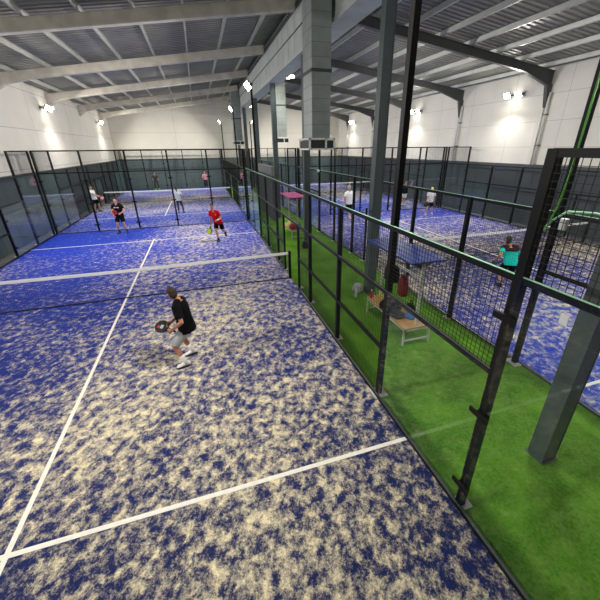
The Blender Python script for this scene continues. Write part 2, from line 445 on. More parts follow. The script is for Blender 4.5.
def duct(x0, y0, w, d, z0, label):
    t = thing('air_duct', label, 'air duct', (x0+w/2,y0+d/2,z0), 0, 'galvanised air ducts')
    h = 8.8 - z0
    MB().box((-w/2,-d/2,.335),(w/2,d/2,h)).obj('duct_shaft','duct',t)
    mb = MB()
    z = .7
    while z < h - .1:
        mb.box((-w/2-.006,-d/2-.006,z),(w/2+.006,d/2+.006,z+.018)); z += .34
    mb.obj('seam','seam',t)
    MB().box((-w/2-.025,-d/2-.025,2.05),(w/2+.025,d/2+.025,2.13)).obj('flange','grille_d',t)
    W, D = w/2+.13, d/2+.13
    mb = MB()
    for z in (0,.285): mb.box((-W,-D,z),(W,D,z+.05))
    for sx in (-1,1):
        for sy in (-1,1): mb.box((sx*W-.05*(1+sx)/2,sy*D-.05*(1+sy)/2,0),(sx*W+.05*(1-sx)/2,sy*D+.05*(1-sy)/2,.335))
    for sy in (-1,1): mb.box((.10,sy*(D-.025)-.025,0),(.15,sy*(D-.025)+.025,.335))
    mb.obj('outlet_frame','grille_w',t)
    mb = MB(); mb.box((-W+.05,-D+.05,.05),(W-.05,D-.05,.27))
    for k in range(5):
        zz = .072+.04*k
        mb.box((-W+.03,-D+.03,zz),(W-.03,D-.03,zz+.012))
    mb.obj('outlet_grille','grille_d',t)
    return t
duct(5.95, .5, .58, .85, 3.95, 'large galvanised air duct hanging left of the valley beam, nearest')
duct(7.40, 12.0, .64, .8, 4.28, 'galvanised air duct hanging behind the fourth column, middle of three')
duct(5.9, 22.6, .72, .8, 4.3, 'galvanised air duct hanging far down the hall, smallest in view')

# ------------------------------------------------------------------ courts
AX0, AX1 = -5.0, 5.0
BX0, BX1 = 8.2, 18.7
FN = 20.7        # net of the far courts
def court(x0, x1, yc, seed, label, tl, ya=-10.02, yb=10.02):
    cx, w = (x0+x1)/2, (x1-x0)/2
    t = thing('court_turf', label, 'court turf', (cx,yc,-.02))
    MB().box((-w-.02,ya,0),(w+.02,yb,.02)).obj('turf_carpet', turf_mat(f'sanded_blue_turf_{tl}', seed), t)
    for s in (-1,1):
        MB().box((-w,s*6.95-.03,.0201),(w,s*6.95+.03,.0235)).obj('service_line','white_line',t)
    MB().box((-.03,-7.2,.0201),(.03,7.2,.0245)).obj('center_line','white_line',t)
court(AX0,AX1,0,1,'blue sand-dusted turf of the nearest court, under the black-shirted player','near')
court(BX0,BX1,0,2,'blue sand-dusted turf of the court right of the green aisle, under the turquoise-shirted player','right')
court(AX0,AX1,FN,3,'blue sand-dusted turf behind the far glass wall of the nearest court','far',10.16-FN,30.42-FN)
court(BX0,BX1,FN,4,'blue sand-dusted turf of the farthest court on the right','far_right',10.16-FN,30.42-FN)
g = MB().box((5.045,YF+.05,-.02),(8.155,YB-.1,.004)).obj('grass_carpet','grass')
tag(g,'green artificial grass carpet of the aisle between the courts','grass carpet')

def net(x0, x1, yc, label):
    cx, w = (x0+x1)/2, (x1-x0)/2
    t = thing('padel_net', label, 'net', (cx,yc,0), 0, 'padel nets')
    N = 24; pt = []
    for i in range(N+1):
        x = -w+.06 + (2*w-.12)*i/N; z = .88 + .04*(abs(x)/w)**1.3
        pt.append((x,z))
    mb = MB()
    mb.rings([[V((x,-.008,z-.085)),V((x,.008,z-.085)),V((x,.012,z)),V((x,-.012,z))] for x,z in pt])
    mb.obj('top_tape','tape',t)
    mb = MB(); c = .05
    k = int((2*w-.12)/c)
    for i in range(k+1):
        x = -w+.06 + (2*w-.12)*i/k; z = .80 + .04*(abs(x)/w)**1.3
        mb.box((x-.001,-.001,.02),(x+.001,.001,z))
    for j in range(1,17): mb.box((-w+.06,-.001,.02+c*j-.001),(w-.06,.001,.02+c*j+.001))
    mb.obj('net_mesh','netmesh',t)
    MB().tube([(-w+.06,0,.02),(w-.06,0,.02)], .016, 6).obj('bottom_cord','netmesh',t)
    for s in (-1,1):
        MB().box((s*w-.04-s*.02,-.04,0),(s*w+.04-s*.02,.04,.95)).obj('net_post','black',t)
net(AX0,AX1,0,'padel net with white tape across the nearest court')
net(BX0,BX1,0,'padel net with white tape across the court right of the aisle')
net(AX0,AX1,FN,'padel net with white tape beyond the far glass wall')
net(BX0,BX1,FN,'padel net with white tape on the farthest right court')

_cache = {}
def mesh_data(w, h, r=.0022):
    k = (round(w,2), round(h,2), r)
    if k not in _cache:
        mb = MB(); c = .055
        n = max(1, round(w/c))
        for i in range(n+1):
            x = w*i/n; mb.box((x-r,-r,0),(x+r,r,h))
        n = max(1, round(h/c))
        for i in range(n+1):
            z = h*i/n; mb.box((0,-r-.003,z-r),(w,r-.003,z+r))
        _cache[k] = mb.data('mesh_panel','wire')
    return _cache[k]
def cached(key, fn):
    if key not in _cache: _cache[key] = fn()
    return _cache[key]

def fence(p0, ang, label, bays, posts, strip=None, curb=None, stripname='light_strip', wire=.0022):
    """bays: (s0,s1,glass_top,mesh_bottom,mesh_top,[rail heights]); local x runs along the side, local +y points out of the court"""
    t = thing('court_enclosure', label, 'court fence', (p0[0],p0[1],0), ang, 'court enclosures')
    for s0, s1, g, m0, m1, rails in bays:
        w = s1 - s0
        if g: 
            me = cached(('g',round(w,2),g), lambda: MB().box((.012,0,.03),(w-.012,.012,g-.01)).data('glass_pane','glass'))
            link('glass_pane', me, t, (s0,.0,0))
        if m1 > m0: link('mesh_panel', mesh_data(w, m1-m0, wire), t, (s0,.03,m0))
        for z in rails:
            me = cached(('r',round(w,2)), lambda: MB().box((0,-.022,-.035),(w,.022,.025)).data('rail','black'))
            rl = link('rail', me, t, (s0,.04,z-.025))
            if strip and z == 2: link('rail_highlight', cached(('rc',round(w,2)), lambda: MB().box((0,-.024,.026),(w,.012,.031)).data('rail_highlight','alu')), rl)  # pale strip painted in as the lamps' highlight along the black rail
    L0, L1 = bays[0][0], bays[-1][1]
    for c0, c1 in (curb or [(L0,L1)]):
        MB().box((c0,-.006,.004),(c1,.03,.032)).obj('bottom_channel','alu',t)
        MB().box((c0,-.026,0),(c1,-.006,.03)).obj('kerb_strip','black',t)
    for s, h, kind in posts:
        hw = .04 if kind != 'thin' else .03
        me = cached(('p',h,kind), lambda: MB().box((-hw,.0,.012),(hw,.082 if kind!='thin' else .06,h)).data('post','black'))
        p = link('post', me, t, (s,.014,0))
        me = cached('bp', lambda: MB().box((-.09,-.02,0),(.09,.16,.012)).data('base_plate','zinc'))
        link('base_plate', me, p)
        if kind == 'glass':
            zs = (.36,1.45,2.6)
        elif kind == 'half': zs = (.36,1.45)
        else: zs = ()
        for z in zs:
            me = cached('cl', lambda: MB().box((-.12,-.046,-.03),(.12,-.026,.03)).box((-.045,-.04,-.03),(.045,.03,.03)).data('glass_clamp','black'))
            link('glass_clamp', me, p, (0,0,z))
    if strip:
        mb = MB(); mb.box((strip[0],.018,3.0),(strip[1],.034,3.008)); mb.obj(stripname,'strip',t,label='pale green strip along the top rail')
    return t

def side_bays(mid_rails=True):
    """20 m side, s from 0 (y low) to 20"""
    B = [(0,2,3,3,4,[3,4]),(2,4,2,2,3,[2,3])]
    mid = [(4,6),(6,8),(8,9.1),(9.1,10.9),(10.9,12),(12,14),(14,16)]
    for a, b in mid:
        if (a,b) == (9.1,10.9): B.append((a,b,0,2,3,[2,3] if mid_rails else [3]))
        else: B.append((a,b,0,.05,3,[1,2,3] if mid_rails else [3]))
    B += [(16,18,2,2,3,[2,3]),(18,20,3,3,4,[3,4])]
    return B
SP = [(.05,4,'glass'),(2,4,'glass'),(4,3,'half'),(6,3,'mesh'),(8,3,'mesh'),(9.1,2,'thin'),(10.9,2,'thin'),(12,3,'mesh'),(14,3,'mesh'),(16,3,'half'),(18,4,'glass'),(19.95,4,'glass')]
CURB = [(0,9.1),(10.9,20)]
# local +y must point outwards: a right side runs +y with outward +x -> rotation 90deg gives local y = -x, so run it downwards (-90deg)
SPP = [p for p in SP if p[0] not in (4,16)]     # the floodlight poles stand in for these two posts
def right_side(x, yhi, label, posts=SP, mid=True, **k):   # ang -90: local x -> -Y, local y -> +X ; s measured from the far end
    return fence((x,yhi), -PI/2, label, side_bays(mid), posts, curb=CURB, **k)
def left_side(x, ylo, label, posts=SP, mid=True, **k):    # ang +90: local x -> +Y, local y -> -X
    return fence((x,ylo), PI/2, label, side_bays(mid), posts, curb=CURB, **k)
def end_wall(x0, x1, y, far, label):
    n = 5; w = (x1-x0)/n
    B = [(i*w,(i+1)*w,3,3,4,[3,4]) for i in range(n)]
    P = [(i*w+(.05 if i==0 else (-.05 if i==n else 0)),4,'glass') for i in range(n+1)]
    if far: return fence((x0,y), 0, label, B, P, wire=.0011)           # outwards +Y
    return fence((x1,y), PI, label, B, P, wire=.0011)                  # outwards -Y
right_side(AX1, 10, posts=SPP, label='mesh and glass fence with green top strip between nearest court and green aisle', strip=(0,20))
left_side(AX0, -10, 'glass and black mesh fence of the nearest court along the left hall wall')
end_wall(AX0, AX1, 10, True, 'far glass wall of the nearest court, behind the red and navy shirts')
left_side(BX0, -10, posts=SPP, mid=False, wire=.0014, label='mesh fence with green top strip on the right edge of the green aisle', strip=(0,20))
right_side(BX1, 10, wire=.0014, label='black mesh fence of the right court along the right hall wall')
end_wall(BX0, BX1, 10, True, 'far glass wall of the right court, behind the white-shirted players')
right_side(AX1, 30.36, 'aisle-side fence of the far left court')
left_side(AX0, 10.36, 'fence of the far left court along the left hall wall')
end_wall(AX0, AX1, 30.4, True, 'glass end wall of the far left court in front of the back wall')
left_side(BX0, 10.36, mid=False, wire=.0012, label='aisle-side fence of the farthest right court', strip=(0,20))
right_side(BX1, 30.36, wire=.0012, label='fence of the farthest right court along the right hall wall')
end_wall(BX0, BX1, 30.4, True, 'glass end wall of the farthest right court in front of the back wall')

# white notice on the near glass and a junction box with green cables on the pole
t = thing('paper_notice','small white notice stuck on the near glass pane','notice',(5.0,-8.46,2.78))
MB().box((-.004,-.03,0),(-.0005,.03,.085)).obj('sheet','paper',t)

# ------------------------------------------------------------------ lamps
LIGHTS = []
def light(loc, power, dirs, parent, r=.10, col=(1,.97,.92)):
    d = bpy.data.lights.new('lamp_glow','POINT'); d.energy = power*.04; d.color = col; d.shadow_soft_size = r
    o = bpy.data.objects.new('lamp_glow', d); C.objects.link(o); o.parent = parent; o.location = loc
    d = bpy.data.lights.new('lamp_beam','AREA'); d.shape = 'DISK'; d.size = .34; d.spread = 2.8; d.energy = power; d.color = col
    o = bpy.data.objects.new('lamp_beam', d); C.objects.link(o); o.parent = parent; o.location = V(loc) - V((0,0,.02))
    aim = V((0,0,-1)) if dirs is None else V((dirs[0]*.78,dirs[1]*.78,-.62))
    o.rotation_euler = aim.to_track_quat('-Z','Y').to_euler()
def flood_heads(t, z, dirs, off, power, sp=.24):
    """twin floodlight heads on top of something; dirs: unit facing"""
    d = V(dirs); sd = V((0,0,1)).cross(d)
    for s in (-1,1):
        c = V((0,0,z)) + d*off + sd*sp*s
        M = Matrix((( sd.x,d.x,0),(sd.y,d.y,0),(0,0,1))) 
        rx = Matrix.Rotation(-.6, 3, 'X')
        R = M @ rx
        P = []
        for y0,hw,hh in ((-.06,.09,.08),(.0,.19,.15),(.05,.21,.165)):
            P.append([c + R @ V(q) for q in ((-hw,y0,-hh),(hw,y0,-hh),(hw,y0,hh),(-hw,y0,hh))])
        h = MB().rings(P).obj('floodlight_head','lamp_body',t)
        P = [[c + R @ V(q) for q in ((-.19,yy,-.145),(.19,yy,-.145),(.19,yy,.145),(-.19,yy,.145))] for yy in (.051,.06)]
        MB().rings(P).obj('lens','lamp',h)
    light(V((0,0,z-.14)) + d*(off+.2), power, dirs, t)
PW = 230
ys = [-6.0, 6.0, 15.0, 26.9]
nm = ['near end','net','far service line','far end']
for i, y in enumerate(ys):
    w = {0:'nearest',1:'at the far end of the nearest court',2:'on the far left court, nearer',3:'on the far left court, farther'}[i]
    t = thing('floodlight_pole', f'black floodlight pole on the aisle left edge, {w}', 'floodlight', (5.066 if i < 2 else 5.18,y+(.07 if i==0 else 0),0), 0, 'floodlight poles')
    MB().box((-.042,-.045,.012),(.042,.045,6.45)).obj('pole','black',t)
    MB().box((-.13,-.13,0.004),(.13,.13,.016)).obj('base_plate','zinc',t)
    MB().box((-.03,-.3,6.4),(.03,.3,6.46)).obj('cross_arm','black',t)
    flood_heads(t, 6.42, (-1,0,0), .1, PW)
    w = {0:'with bright green cable',1:'behind the near air duct',2:'on the farthest right court, nearer',3:'on the farthest right court, farther'}[i]
    t = thing('floodlight_pole', f'black floodlight pole on the aisle right edge, {w}', 'floodlight', (8.115 if i < 2 else 8.01,y,0), 0, 'floodlight poles')
    MB().box((-.042,-.045,.012),(.042,.045,6.45)).obj('pole','black',t)
    MB().box((-.13,-.13,0.004),(.13,.13,.016)).obj('base_plate','zinc',t)
    MB().box((-.03,-.3,6.4),(.03,.3,6.46)).obj('cross_arm','black',t)
    flood_heads(t, 6.42, (1,0,0), .1, PW)
    if i == 0:
        pts = [(-.075,-.05,6.3),(-.07,-.045,5.2),(-.075,-.05,4.2),(-.07,-.04,3.6),(-.085,-.01,3.1),(-.09,.08,2.72),(-.09,.14,2.66)]
        MB().tube(pts, .014, 6).obj('cable','green_cable',t,smooth=True,label='bright green cable')
        t2 = thing('junction_box','white junction box on the fence beside the green-cabled floodlight pole','junction box',(8.07,-6.16,2.70))
        MB().box((-.04,-.05,.05),(.04,.05,.24)).obj('case','paper',t2,bevel=.012)
        MB().box((-.0435,-.042,.058),(-.0402,.042,.232)).obj('lid','paper',t2)
        pts = [(-.09,.14,2.66),(-.1,.02,2.86),(-.1,-.2,3.06),(-.1,-.6,3.1),(-.09,-1.3,3.04),(-.08,-2.2,3.03)]
        MB().tube(pts, .018, 6).obj('cable','strip',t,smooth=True,label='pale green cable arching to the fence')
    for side, x, dx in (('left',X0,1),('right',X1,-1)):
        yy = y + (.3 if side=='left' else .1)
        zz = 6.25 if side == 'left' else 6.55
        tt = thing('wall_floodlight', f'twin floodlight on {side} wall, ' + ['out of view beside the photographer','level with the far half of the nearest court','level with the near half of the far court','nearest the back wall'][i], 'floodlight', (x,yy,zz), 0, f'floodlights on the {side} wall')
        MB().box((0,-.5,-.04),(dx*.05,.5,.04)).box((0,-.03,-.02),(dx*.2,.03,.02)).obj('bracket','lamp_body',tt)
        flood_heads(tt, 0, (dx,0,0), .26, PW, .36)
for x, y, z, w in ((7.67,10.0,7.52,'nearer of two'),(8.1,26.4,7.75,'farther of two')):
    t = thing('pendant_lamp', f'round pendant lamp hanging from the right roof beside the valley beam, {w}', 'lamp', (x,y,z), 0, 'pendant lamps')
    MB().tube([(0,0,.24),(0,0,roofz(x)-z-.02)], .012, 6).obj('suspension_rod','lamp_body',t)
    MB().tube([(0,0,.26),(0,0,.18),(0,0,.03),(0,0,0)], [.06,.14,.40,.42], 20).obj('shade','lamp_body',t,smooth=True)
    MB().tube([(0,0,-.05),(0,0,-.002)], .40, 20).obj('lens','lamp',t)
    light((0,0,-.32), 70, None, t, .12)

# ------------------------------------------------------------------ aisle furniture
t = thing('partition','dark grey partition with a pale top band standing in the far part of the aisle','partition',(6.42,9.3,0.004))
MB().box((0,0,0),(.12,4.4,2.56)).obj('panel','part_d',t)
MB().box((-.03,-.03,2.56),(.15,4.43,3.06)).obj('top_band','part_l',t)
mb = MB()
for k in range(9): mb.box((-.012,.02+.54*k,0),(0,.05+.54*k,2.55))
mb.obj('stud','grille_d',t)

def bench(loc, canopy, cname, label):
    t = thing('canopy_bench', label, 'bench', loc, 0, 'canopy benches')
    L, W, h = 1.8, .68, .44
    mb = MB()
    MB().box((-W/2,-L/2,h-.03),(W/2,L/2,h)).obj('seat_board','wood',t,bevel=.008)
    mb = MB()
    for s in (-1,1):
        mb.box((s*(W/2-.02)-.02,-L/2,h-.07),(s*(W/2-.02)+.02,L/2,h-.031)); mb.box((-W/2,s*(L/2-.02)-.02,h-.07),(W/2,s*(L/2-.02)+.02,h-.031))
    mb.obj('seat_frame','white_metal',t)
    for sx in (-1,1):
        for sy in (-1,1): MB().box((sx*(W/2-.02)-.02,sy*(L/2-.04)-.02,0),(sx*(W/2-.02)+.02,sy*(L/2-.04)+.02,h-.07)).obj('leg','white_metal',t)
    for sy in (-1,1):
        MB().box((-W/2+.04,sy*(L/2-.04)-.015,.1),(W/2-.04,sy*(L/2-.04)+.015,.13)).obj('stretcher','white_metal',t)
        MB().box((-.025,sy*(L/2-.1)-.025,h),(.025,sy*(L/2-.1)+.025,1.86)).obj('canopy_post','white_metal',t)
        MB().prism([(-.36,0),(.36,0),(.06,-.17),(-.06,-.17)],-.012,.012,Matrix.Translation((0,sy*(L/2-.1)-.04*sy,1.91)) @ Matrix.Rotation(PI/2,4,'X')).obj('gusset','wood_d',t)
    MB().box((-.41,-L/2-.06,1.91),(.41,L/2+.06,1.95)).obj('canopy',canopy,t,bevel=.01)
    MB().box((-.02,-L/2+.1,1.5),(.02,L/2-.1,1.54)).obj('hanging_rail','white_metal',t)
    return t
bench((6.62,-3.9,.004),'canopy_b','blue','white framed wooden bench under a blue canopy, near the middle of the aisle')
bench((6.66,5.75,.004),'canopy_p','pink','white framed wooden bench under a pink canopy, farther down the aisle')

def bag(name, label, cat, loc, size, m, rz=0, group=None, strap=True, taper=.8, tilt=0):
    t = thing(name, label, cat, loc, rz, group)
    w, d, h = size; R = []
    n = 14
    for k, (z, s) in enumerate(((0,.86),(.08,1),(.5,1),(.85,taper),(.97,taper*.8),(1,taper*.55))):
        ring = []
        for i in range(n):
            a = 2*PI*i/n
            cx = math.copysign(abs(math.cos(a))**.55, math.cos(a)); sy = math.copysign(abs(math.sin(a))**.55, math.sin(a))
            ring.append(V((w/2*s*cx*(1+random.uniform(-.03,.03)), d/2*s*sy, h*z)))
        R.append(ring)
    MB().rings(R).obj('body',m,t,smooth=True)
    if strap:
        pts = [(-w*.22,0,h*.93),(-w*.18,0,h+.06),(0,0,h+.10),(w*.18,0,h+.06),(w*.22,0,h*.93)]
        MB().tube(pts,.012,6).obj('strap','bag_black',t,smooth=True)
    return t
def hanging(name,label,loc,size,m,rail,rz=0,taper=.7):
    t = bag(name,label,'bag',loc,size,m,rz,None,False,taper)
    top = rail - loc[2]
    MB().tube([(-.03,0,size[2]*.95),(-.012,0,top+.03),(.012,0,top+.03),(.03,0,size[2]*.95)],.01,6).obj('strap','bag_grey',t)
    return t
hanging('racket_bag','dark red racket bag hanging under the blue canopy',(6.66,-4.02,.86),(.20,.24,.5),'bag_red',1.544)
hanging('backpack','black backpack hanging under the blue canopy beside the red bag',(6.63,-3.55,1.05),(.26,.42,.42),'bag_black',1.544,0,.85)
bag('sports_bag','black sports bag lying on the bench under the blue canopy','bag',(6.5,-3.82,.444),(.4,.5,.22),'bag_black',.3)
bag('racket_cover','blue racket cover lying on the near end of the canopy bench','bag',(6.74,-4.35,.444),(.34,.24,.09),'bag_blue',.6,None,False,.9)
bag('sports_bag','small black bag at the aisle edge of the bench beside the blue racket cover','bag',(6.86,-4.12,.444),(.14,.3,.2),'bag_black',0)
bag('folded_towel','folded dark grey jacket on the bench behind the fence post','jacket',(6.45,-4.2,.444),(.3,.36,.1),'cl_dark',.2,None,False,.9)
bag('sports_bag','pale yellow bag on the bench under the pink canopy','bag',(6.5,5.62,.444),(.3,.4,.30),'bag_yel',0)
bag('sports_bag','dark red bag in front on the bench under the pink canopy','bag',(6.45,5.12,.444),(.3,.3,.24),'bag_red',.2)
bag('sports_bag','navy blue bag beside the dark red one under the pink canopy','bag',(6.72,5.2,.444),(.28,.36,.26),'bag_navy',.4)
def bottle(label, loc, m, h=.23, r=.036):
    t = thing('water_bottle', label, 'bottle', loc)
    MB().tube([(0,0,0),(0,0,.01),(0,0,h*.68),(0,0,h*.82),(0,0,h*.86)],[r*.9,r,r,r*.45,r*.42],10).obj('bottle_body',m,t,smooth=True)
    MB().tube([(0,0,h*.86),(0,0,h)],r*.48,10).obj('cap','paper',t)
bottle('red bottle standing on the far end of the blue canopy bench',(6.36,-3.12,.444),'bottle_red')
bottle('lime yellow can-shaped bottle next to the red bottle',(6.6,-3.18,.444),'lime',.15)
bottle('clear bottle on the grass left of the second steel column',(6.42,-2.1,.004),'bottle_w',.26,.04)
bag('sports_bag','pale grey bag on the grass at the foot of the second steel column','bag',(6.66,-1.72,.004),(.24,.3,.24),'bag_grey',.4,None,False)
bag('sports_bag','small grey bag on the grass at the foot of the third column','bag',(6.52,3.3,.004),(.22,.26,.3),'cl_dark',.2)
MBo = MB().ball((0,0,0),.075,14,8).obj('dome_fitting','paper',None,(8.06,6.0,2.98),True)
tag(MBo,'small white round fitting on the floodlight pole right of the near duct','fitting')
for loc, lab in (((10.95,8.6,2.05),'yellow ball in the air above the bald white-shirted player'),((-2.16,29.2,.034),'yellow ball on the turf before the far player in dark clothes'),((4.75,9.72,.034),'yellow ball resting in the far right corner of the nearest court')):
    o = MB().ball((0,0,0),.034,12,8).obj('padel_ball','ball',None,loc,True); tag(o,lab,'ball','padel balls')

# ------------------------------------------------------------------ people
def ik(a, c, l1, l2, pole):
    a, c = V(a), V(c); d = c - a; L = d.length
    if L > (l1+l2)*.995: d = d*((l1+l2)*.995/L); L = d.length; c = a + d
    x = (l1*l1 - l2*l2 + L*L)/(2*L); h = math.sqrt(max(0,l1*l1 - x*x)); u = d.normalized()
    p = V(pole); p = (p - u*p.dot(u)).normalized()
    return a + u*x + p*h, c
def remeshed(mb, name, m, parent, vox, smooth=4):
    o = mb.obj(name, m, None)
    r = o.modifiers.new('r','REMESH'); r.mode = 'VOXEL'; r.voxel_size = vox
    s = o.modifiers.new('s','SMOOTH'); s.iterations = smooth; s.factor = .5
    dg = bpy.context.evaluated_depsgraph_get(); dg.update()
    me = bpy.data.meshes.new_from_object(o.evaluated_get(dg)); me.name = name
    if not me.materials: me.materials.append(MT[m])
    for p in me.polygons: p.use_smooth = True
    bpy.data.objects.remove(o)
    return link(name, me, parent)

def person(loc, label, yaw, pelvis, neck, head, hands, feet, cols, H=1.76, head_yaw=None, twist=0., elbow=None, toes=None, vox=.011, hair='short', long_legs=False, tilt=0., fists=(True,True), heel=(0,0), group=None, print_=None, knee_pole=None, girth=1.1):
    """all positions are offsets from loc in world axes; yaw is the facing direction in degrees from +x"""
    s = H/1.76
    t = thing('person', label, 'person', loc, 0, group)
    F = V((math.cos(math.radians(yaw)), math.sin(math.radians(yaw)), 0)); Rt = V((F.y,-F.x,0))
    ya = math.radians(yaw + twist); FS = V((math.cos(ya),math.sin(ya),0)); RS = V((FS.y,-FS.x,0))
    hy = math.radians(head_yaw if head_yaw is not None else yaw); FH = V((math.cos(hy),math.sin(hy),0)); FH = (FH + V((0,0,-tilt))).normalized(); RH = V((FH.y,-FH.x,0)).normalized(); UH = RH.cross(FH)
    P, N, Hd = V(pelvis), V(neck), V(head)
    sp = N - P; U = sp.normalized()
    def tors(k0): return P + sp*k0
    def ell(c, rx, ry, side, fwd, n=16):
        rx *= girth; ry *= girth; return [c + side*rx*math.cos(2*PI*i/n) + fwd*ry*math.sin(2*PI*i/n) for i in range(n)]
    def fw(side): return U.cross(side).normalized() if U.cross(side).dot(F) > 0 else -U.cross(side).normalized()
    def lerp_side(k): return (Rt*(1-k) + RS*k).normalized()
    body = MB()
    prof = [(-.16,.10,.08),(-.08,.15,.11),(.04,.165,.115),(.22,.15,.105),(.42,.142,.10),(.62,.165,.112),(.80,.175,.112),(.92,.15,.095),(1.0,.085,.07)]
    R = []
    for k, rx, ry in prof:
        sd = lerp_side(max(0,min(1,k))); R.append(ell(tors(k), rx*s, ry*s, sd, fw(sd)))
    body.rings(R)
    sh_c = tors(.88)
    for q in (-1,1): body.tube([N + U*.035*s, N.lerp(sh_c + RS*.185*s*q,.45) + U*.012*s, sh_c + RS*.17*s*q],[.05*s,.06*s,.055*s],10)
    body.tube([N - U*.04, N.lerp(Hd,.55), Hd], [.062*s,.054*s,.05*s], 12)
    MH = Matrix((RH,FH,UH)).transposed()
    body.ball(Hd + UH*.02*s, (.074*s,.094*s,.105*s), 18, 12, MH)
    body.ball(Hd + FH*.028*s - UH*.055*s, (.058*s,.066*s,.062*s), 14, 10, MH)      # jaw
    body.tube([Hd + FH*.085*s + UH*.015*s, Hd + FH*.118*s - UH*.022*s, Hd + FH*.085*s - UH*.032*s], [.012*s,.017*s,.012*s], 8)   # nose
    for q in (-1,1): body.ball(Hd + RH*.076*s*q - UH*.005*s - FH*.005, (.014*s,.022*s,.034*s), 8, 6, MH)
    SH = []
    hipj = [P + Rt*.092*s - U*.03*s, P - Rt*.092*s - U*.03*s]
    EL = []; HA = []
    for i, q in enumerate((1,-1)):
        A = sh_c + RS*.185*s*q
        pole = V(elbow[i]) if elbow else (-F*.8 + RS*q*.5 - V((0,0,.5)))
        E, W = ik(A, V(hands[i]), .295*s, .265*s, pole)
        SH.append(A); EL.append(E); HA.append(W)
        body.tube([tors(.86) + RS*.10*s*q, A, A.lerp(E,.3), A.lerp(E,.75), E, E.lerp(W,.25), E.lerp(W,.7), W], [.07*s,.062*s,.053*s,.045*s,.04*s,.043*s,.033*s,.027*s], 12)
        d = (W - E).normalized(); side = d.cross(V((0,0,1)));  side = side.normalized() if side.length > .1 else RS.copy()
        up = side.cross(d)
        body.tube([W - d*.01, W + d*.03*s, W + d*.085*s], [.027*s,.040*s,.040*s], 10, .55, True, up)
        for fi in range(4):
            o = up*((fi-1.5)*.0195*s); ln = (.066,.076,.072,.055)[fi]*s
            b0 = W + d*.08*s + o; inn = side*(-q)
            if fists[i]:
                b1 = b0 + d*ln*.45 + inn*.01; b2 = b1 + inn*ln*.45 ; b3 = b2 - d*ln*.30 + inn*.004
            else:
                b1 = b0 + d*ln*.45 + inn*.004; b2 = b1 + d*ln*.32 + inn*.012; b3 = b2 + d*ln*.22 + inn*.014
            body.tube([b0 - d*.02,b0,b1,b2,b3], [.0105*s,.0105*s,.0098*s,.009*s,.0078*s], 8)
        th0 = W + d*.025*s + up*.03*s; 
        body.tube([th0, th0 + up*.026*s + d*.026*s, th0 + up*.028*s + d*.058*s - side*q*.016*s], [.014*s,.0125*s,.010*s], 8)
    KN = []; AN = []
    for i, q in enumerate((1,-1)):
        Ft = V(feet[i]); ank = Ft + V((0,0,.085*s))
        kp = V(knee_pole[i]) if knee_pole else F + Rt*q*.12
        K, A = ik(hipj[i], ank, .43*s, .425*s, kp)
        KN.append(K); AN.append(A)
        body.tube([hipj[i] + U*.05, hipj[i], hipj[i].lerp(K,.35), hipj[i].lerp(K,.8), K, K.lerp(A,.28), K.lerp(A,.6), K.lerp(A,.9), A - V((0,0,.03))], [.09*s,.098*s,.084*s,.062*s,.056*s,.058*s,.044*s,.034*s,.036*s], 14)
    remeshed(body, 'body', cols.get('skin','skin'), t, vox, 3)
    # shirt: torso shell with two short sleeves
    sh = MB(); R = []
    for k, rx, ry in [(-.17,.19,.145),(-.05,.192,.145),(.2,.182,.135),(.42,.176,.130),(.62,.188,.135),(.80,.196,.132),(.90,.17,.112),(.985,.095,.082)]:
        sd = lerp_side(max(0,min(1,k))); R.append(ell(tors(k), rx*s, ry*s, sd, fw(sd), 20))
    sh.rings(R)
    for q in (-1,1): sh.tube([N + U*.012*s + RS*.03*s*q, N.lerp(sh_c + RS*.185*s*q,.45) + U*.016*s, sh_c + RS*.18*s*q],[.062*s,.076*s,.078*s],12)
    sl = cols.get('sleeve',.62)
    for i, q in enumerate((1,-1)):
        A, E, W = SH[i], EL[i], HA[i]
        pts = [tors(.86)+RS*.10*s*q, A + U*.006, A.lerp(E,.4), A.lerp(E,min(1,sl))]; rr = [.09*s,.081*s,.079*s,.078*s]
        if sl > 1: pts += [E.lerp(W,sl-1)]; rr = [.09*s,.079*s,.068*s,.062*s,.048*s]
        sh.tube(pts, rr, 14)
    so = remeshed(sh, 'shirt', cols['shirt'], t, vox, 2)
    if 'collar' in cols:
        R = [ell(N - U*.05 + U*z, (.105-.5*z)*s, (.092-.5*z)*s, RS, fw(RS)) for z in (0,.05)]
        MB().rings(R).obj('collar', cols['collar'], t, smooth=True)
    if 'yoke' in cols:
        y = MB(); R = [ell(tors(k), rx*s+.014, ry*s+.014, RS, fw(RS), 20) for k, rx, ry in ((.74,.197,.136),(.82,.199,.135),(.91,.172,.114),(.97,.11,.088))]
        y.rings(R)
        for q in (-1,1): y.tube([N + U*.012*s + RS*.03*s*q, N.lerp(sh_c + RS*.185*s*q,.45) + U*.022*s, sh_c + RS*.18*s*q],[.068*s,.084*s,.086*s],12)
        for i, q in enumerate((1,-1)): y.tube([tors(.87)+RS*.10*s*q, SH[i]+U*.012, SH[i].lerp(EL[i],.16)+U*.012],[.098*s,.092*s,.086*s],14)
        remeshed(y,'shoulder_yoke',cols['yoke'],so,vox,2)
    if print_:
        f = fw(RS); c0 = tors(.70) + f*.138*s
        mb = MB()
        for (u0,u1,v0,v1) in print_[1]:
            A4 = [c0 + RS*u + U*v for u,v in ((u0,v0),(u1,v0),(u1,v1),(u0,v1))]
            mb.rings([[p - f*.02 for p in A4],[p + f*.006 for p in A4]])
        mb.obj('chest_print', print_[0], so)
    # shorts or trousers
    tr = MB(); R = []
    for k, rx, ry in [(-.17,.12,.10),(-.10,.175,.135),(.04,.180,.132),(.16,.168,.122)]:
        sd = Rt; R.append(ell(tors(k), rx*s, ry*s, sd, fw(sd), 20))
    tr.rings(R)
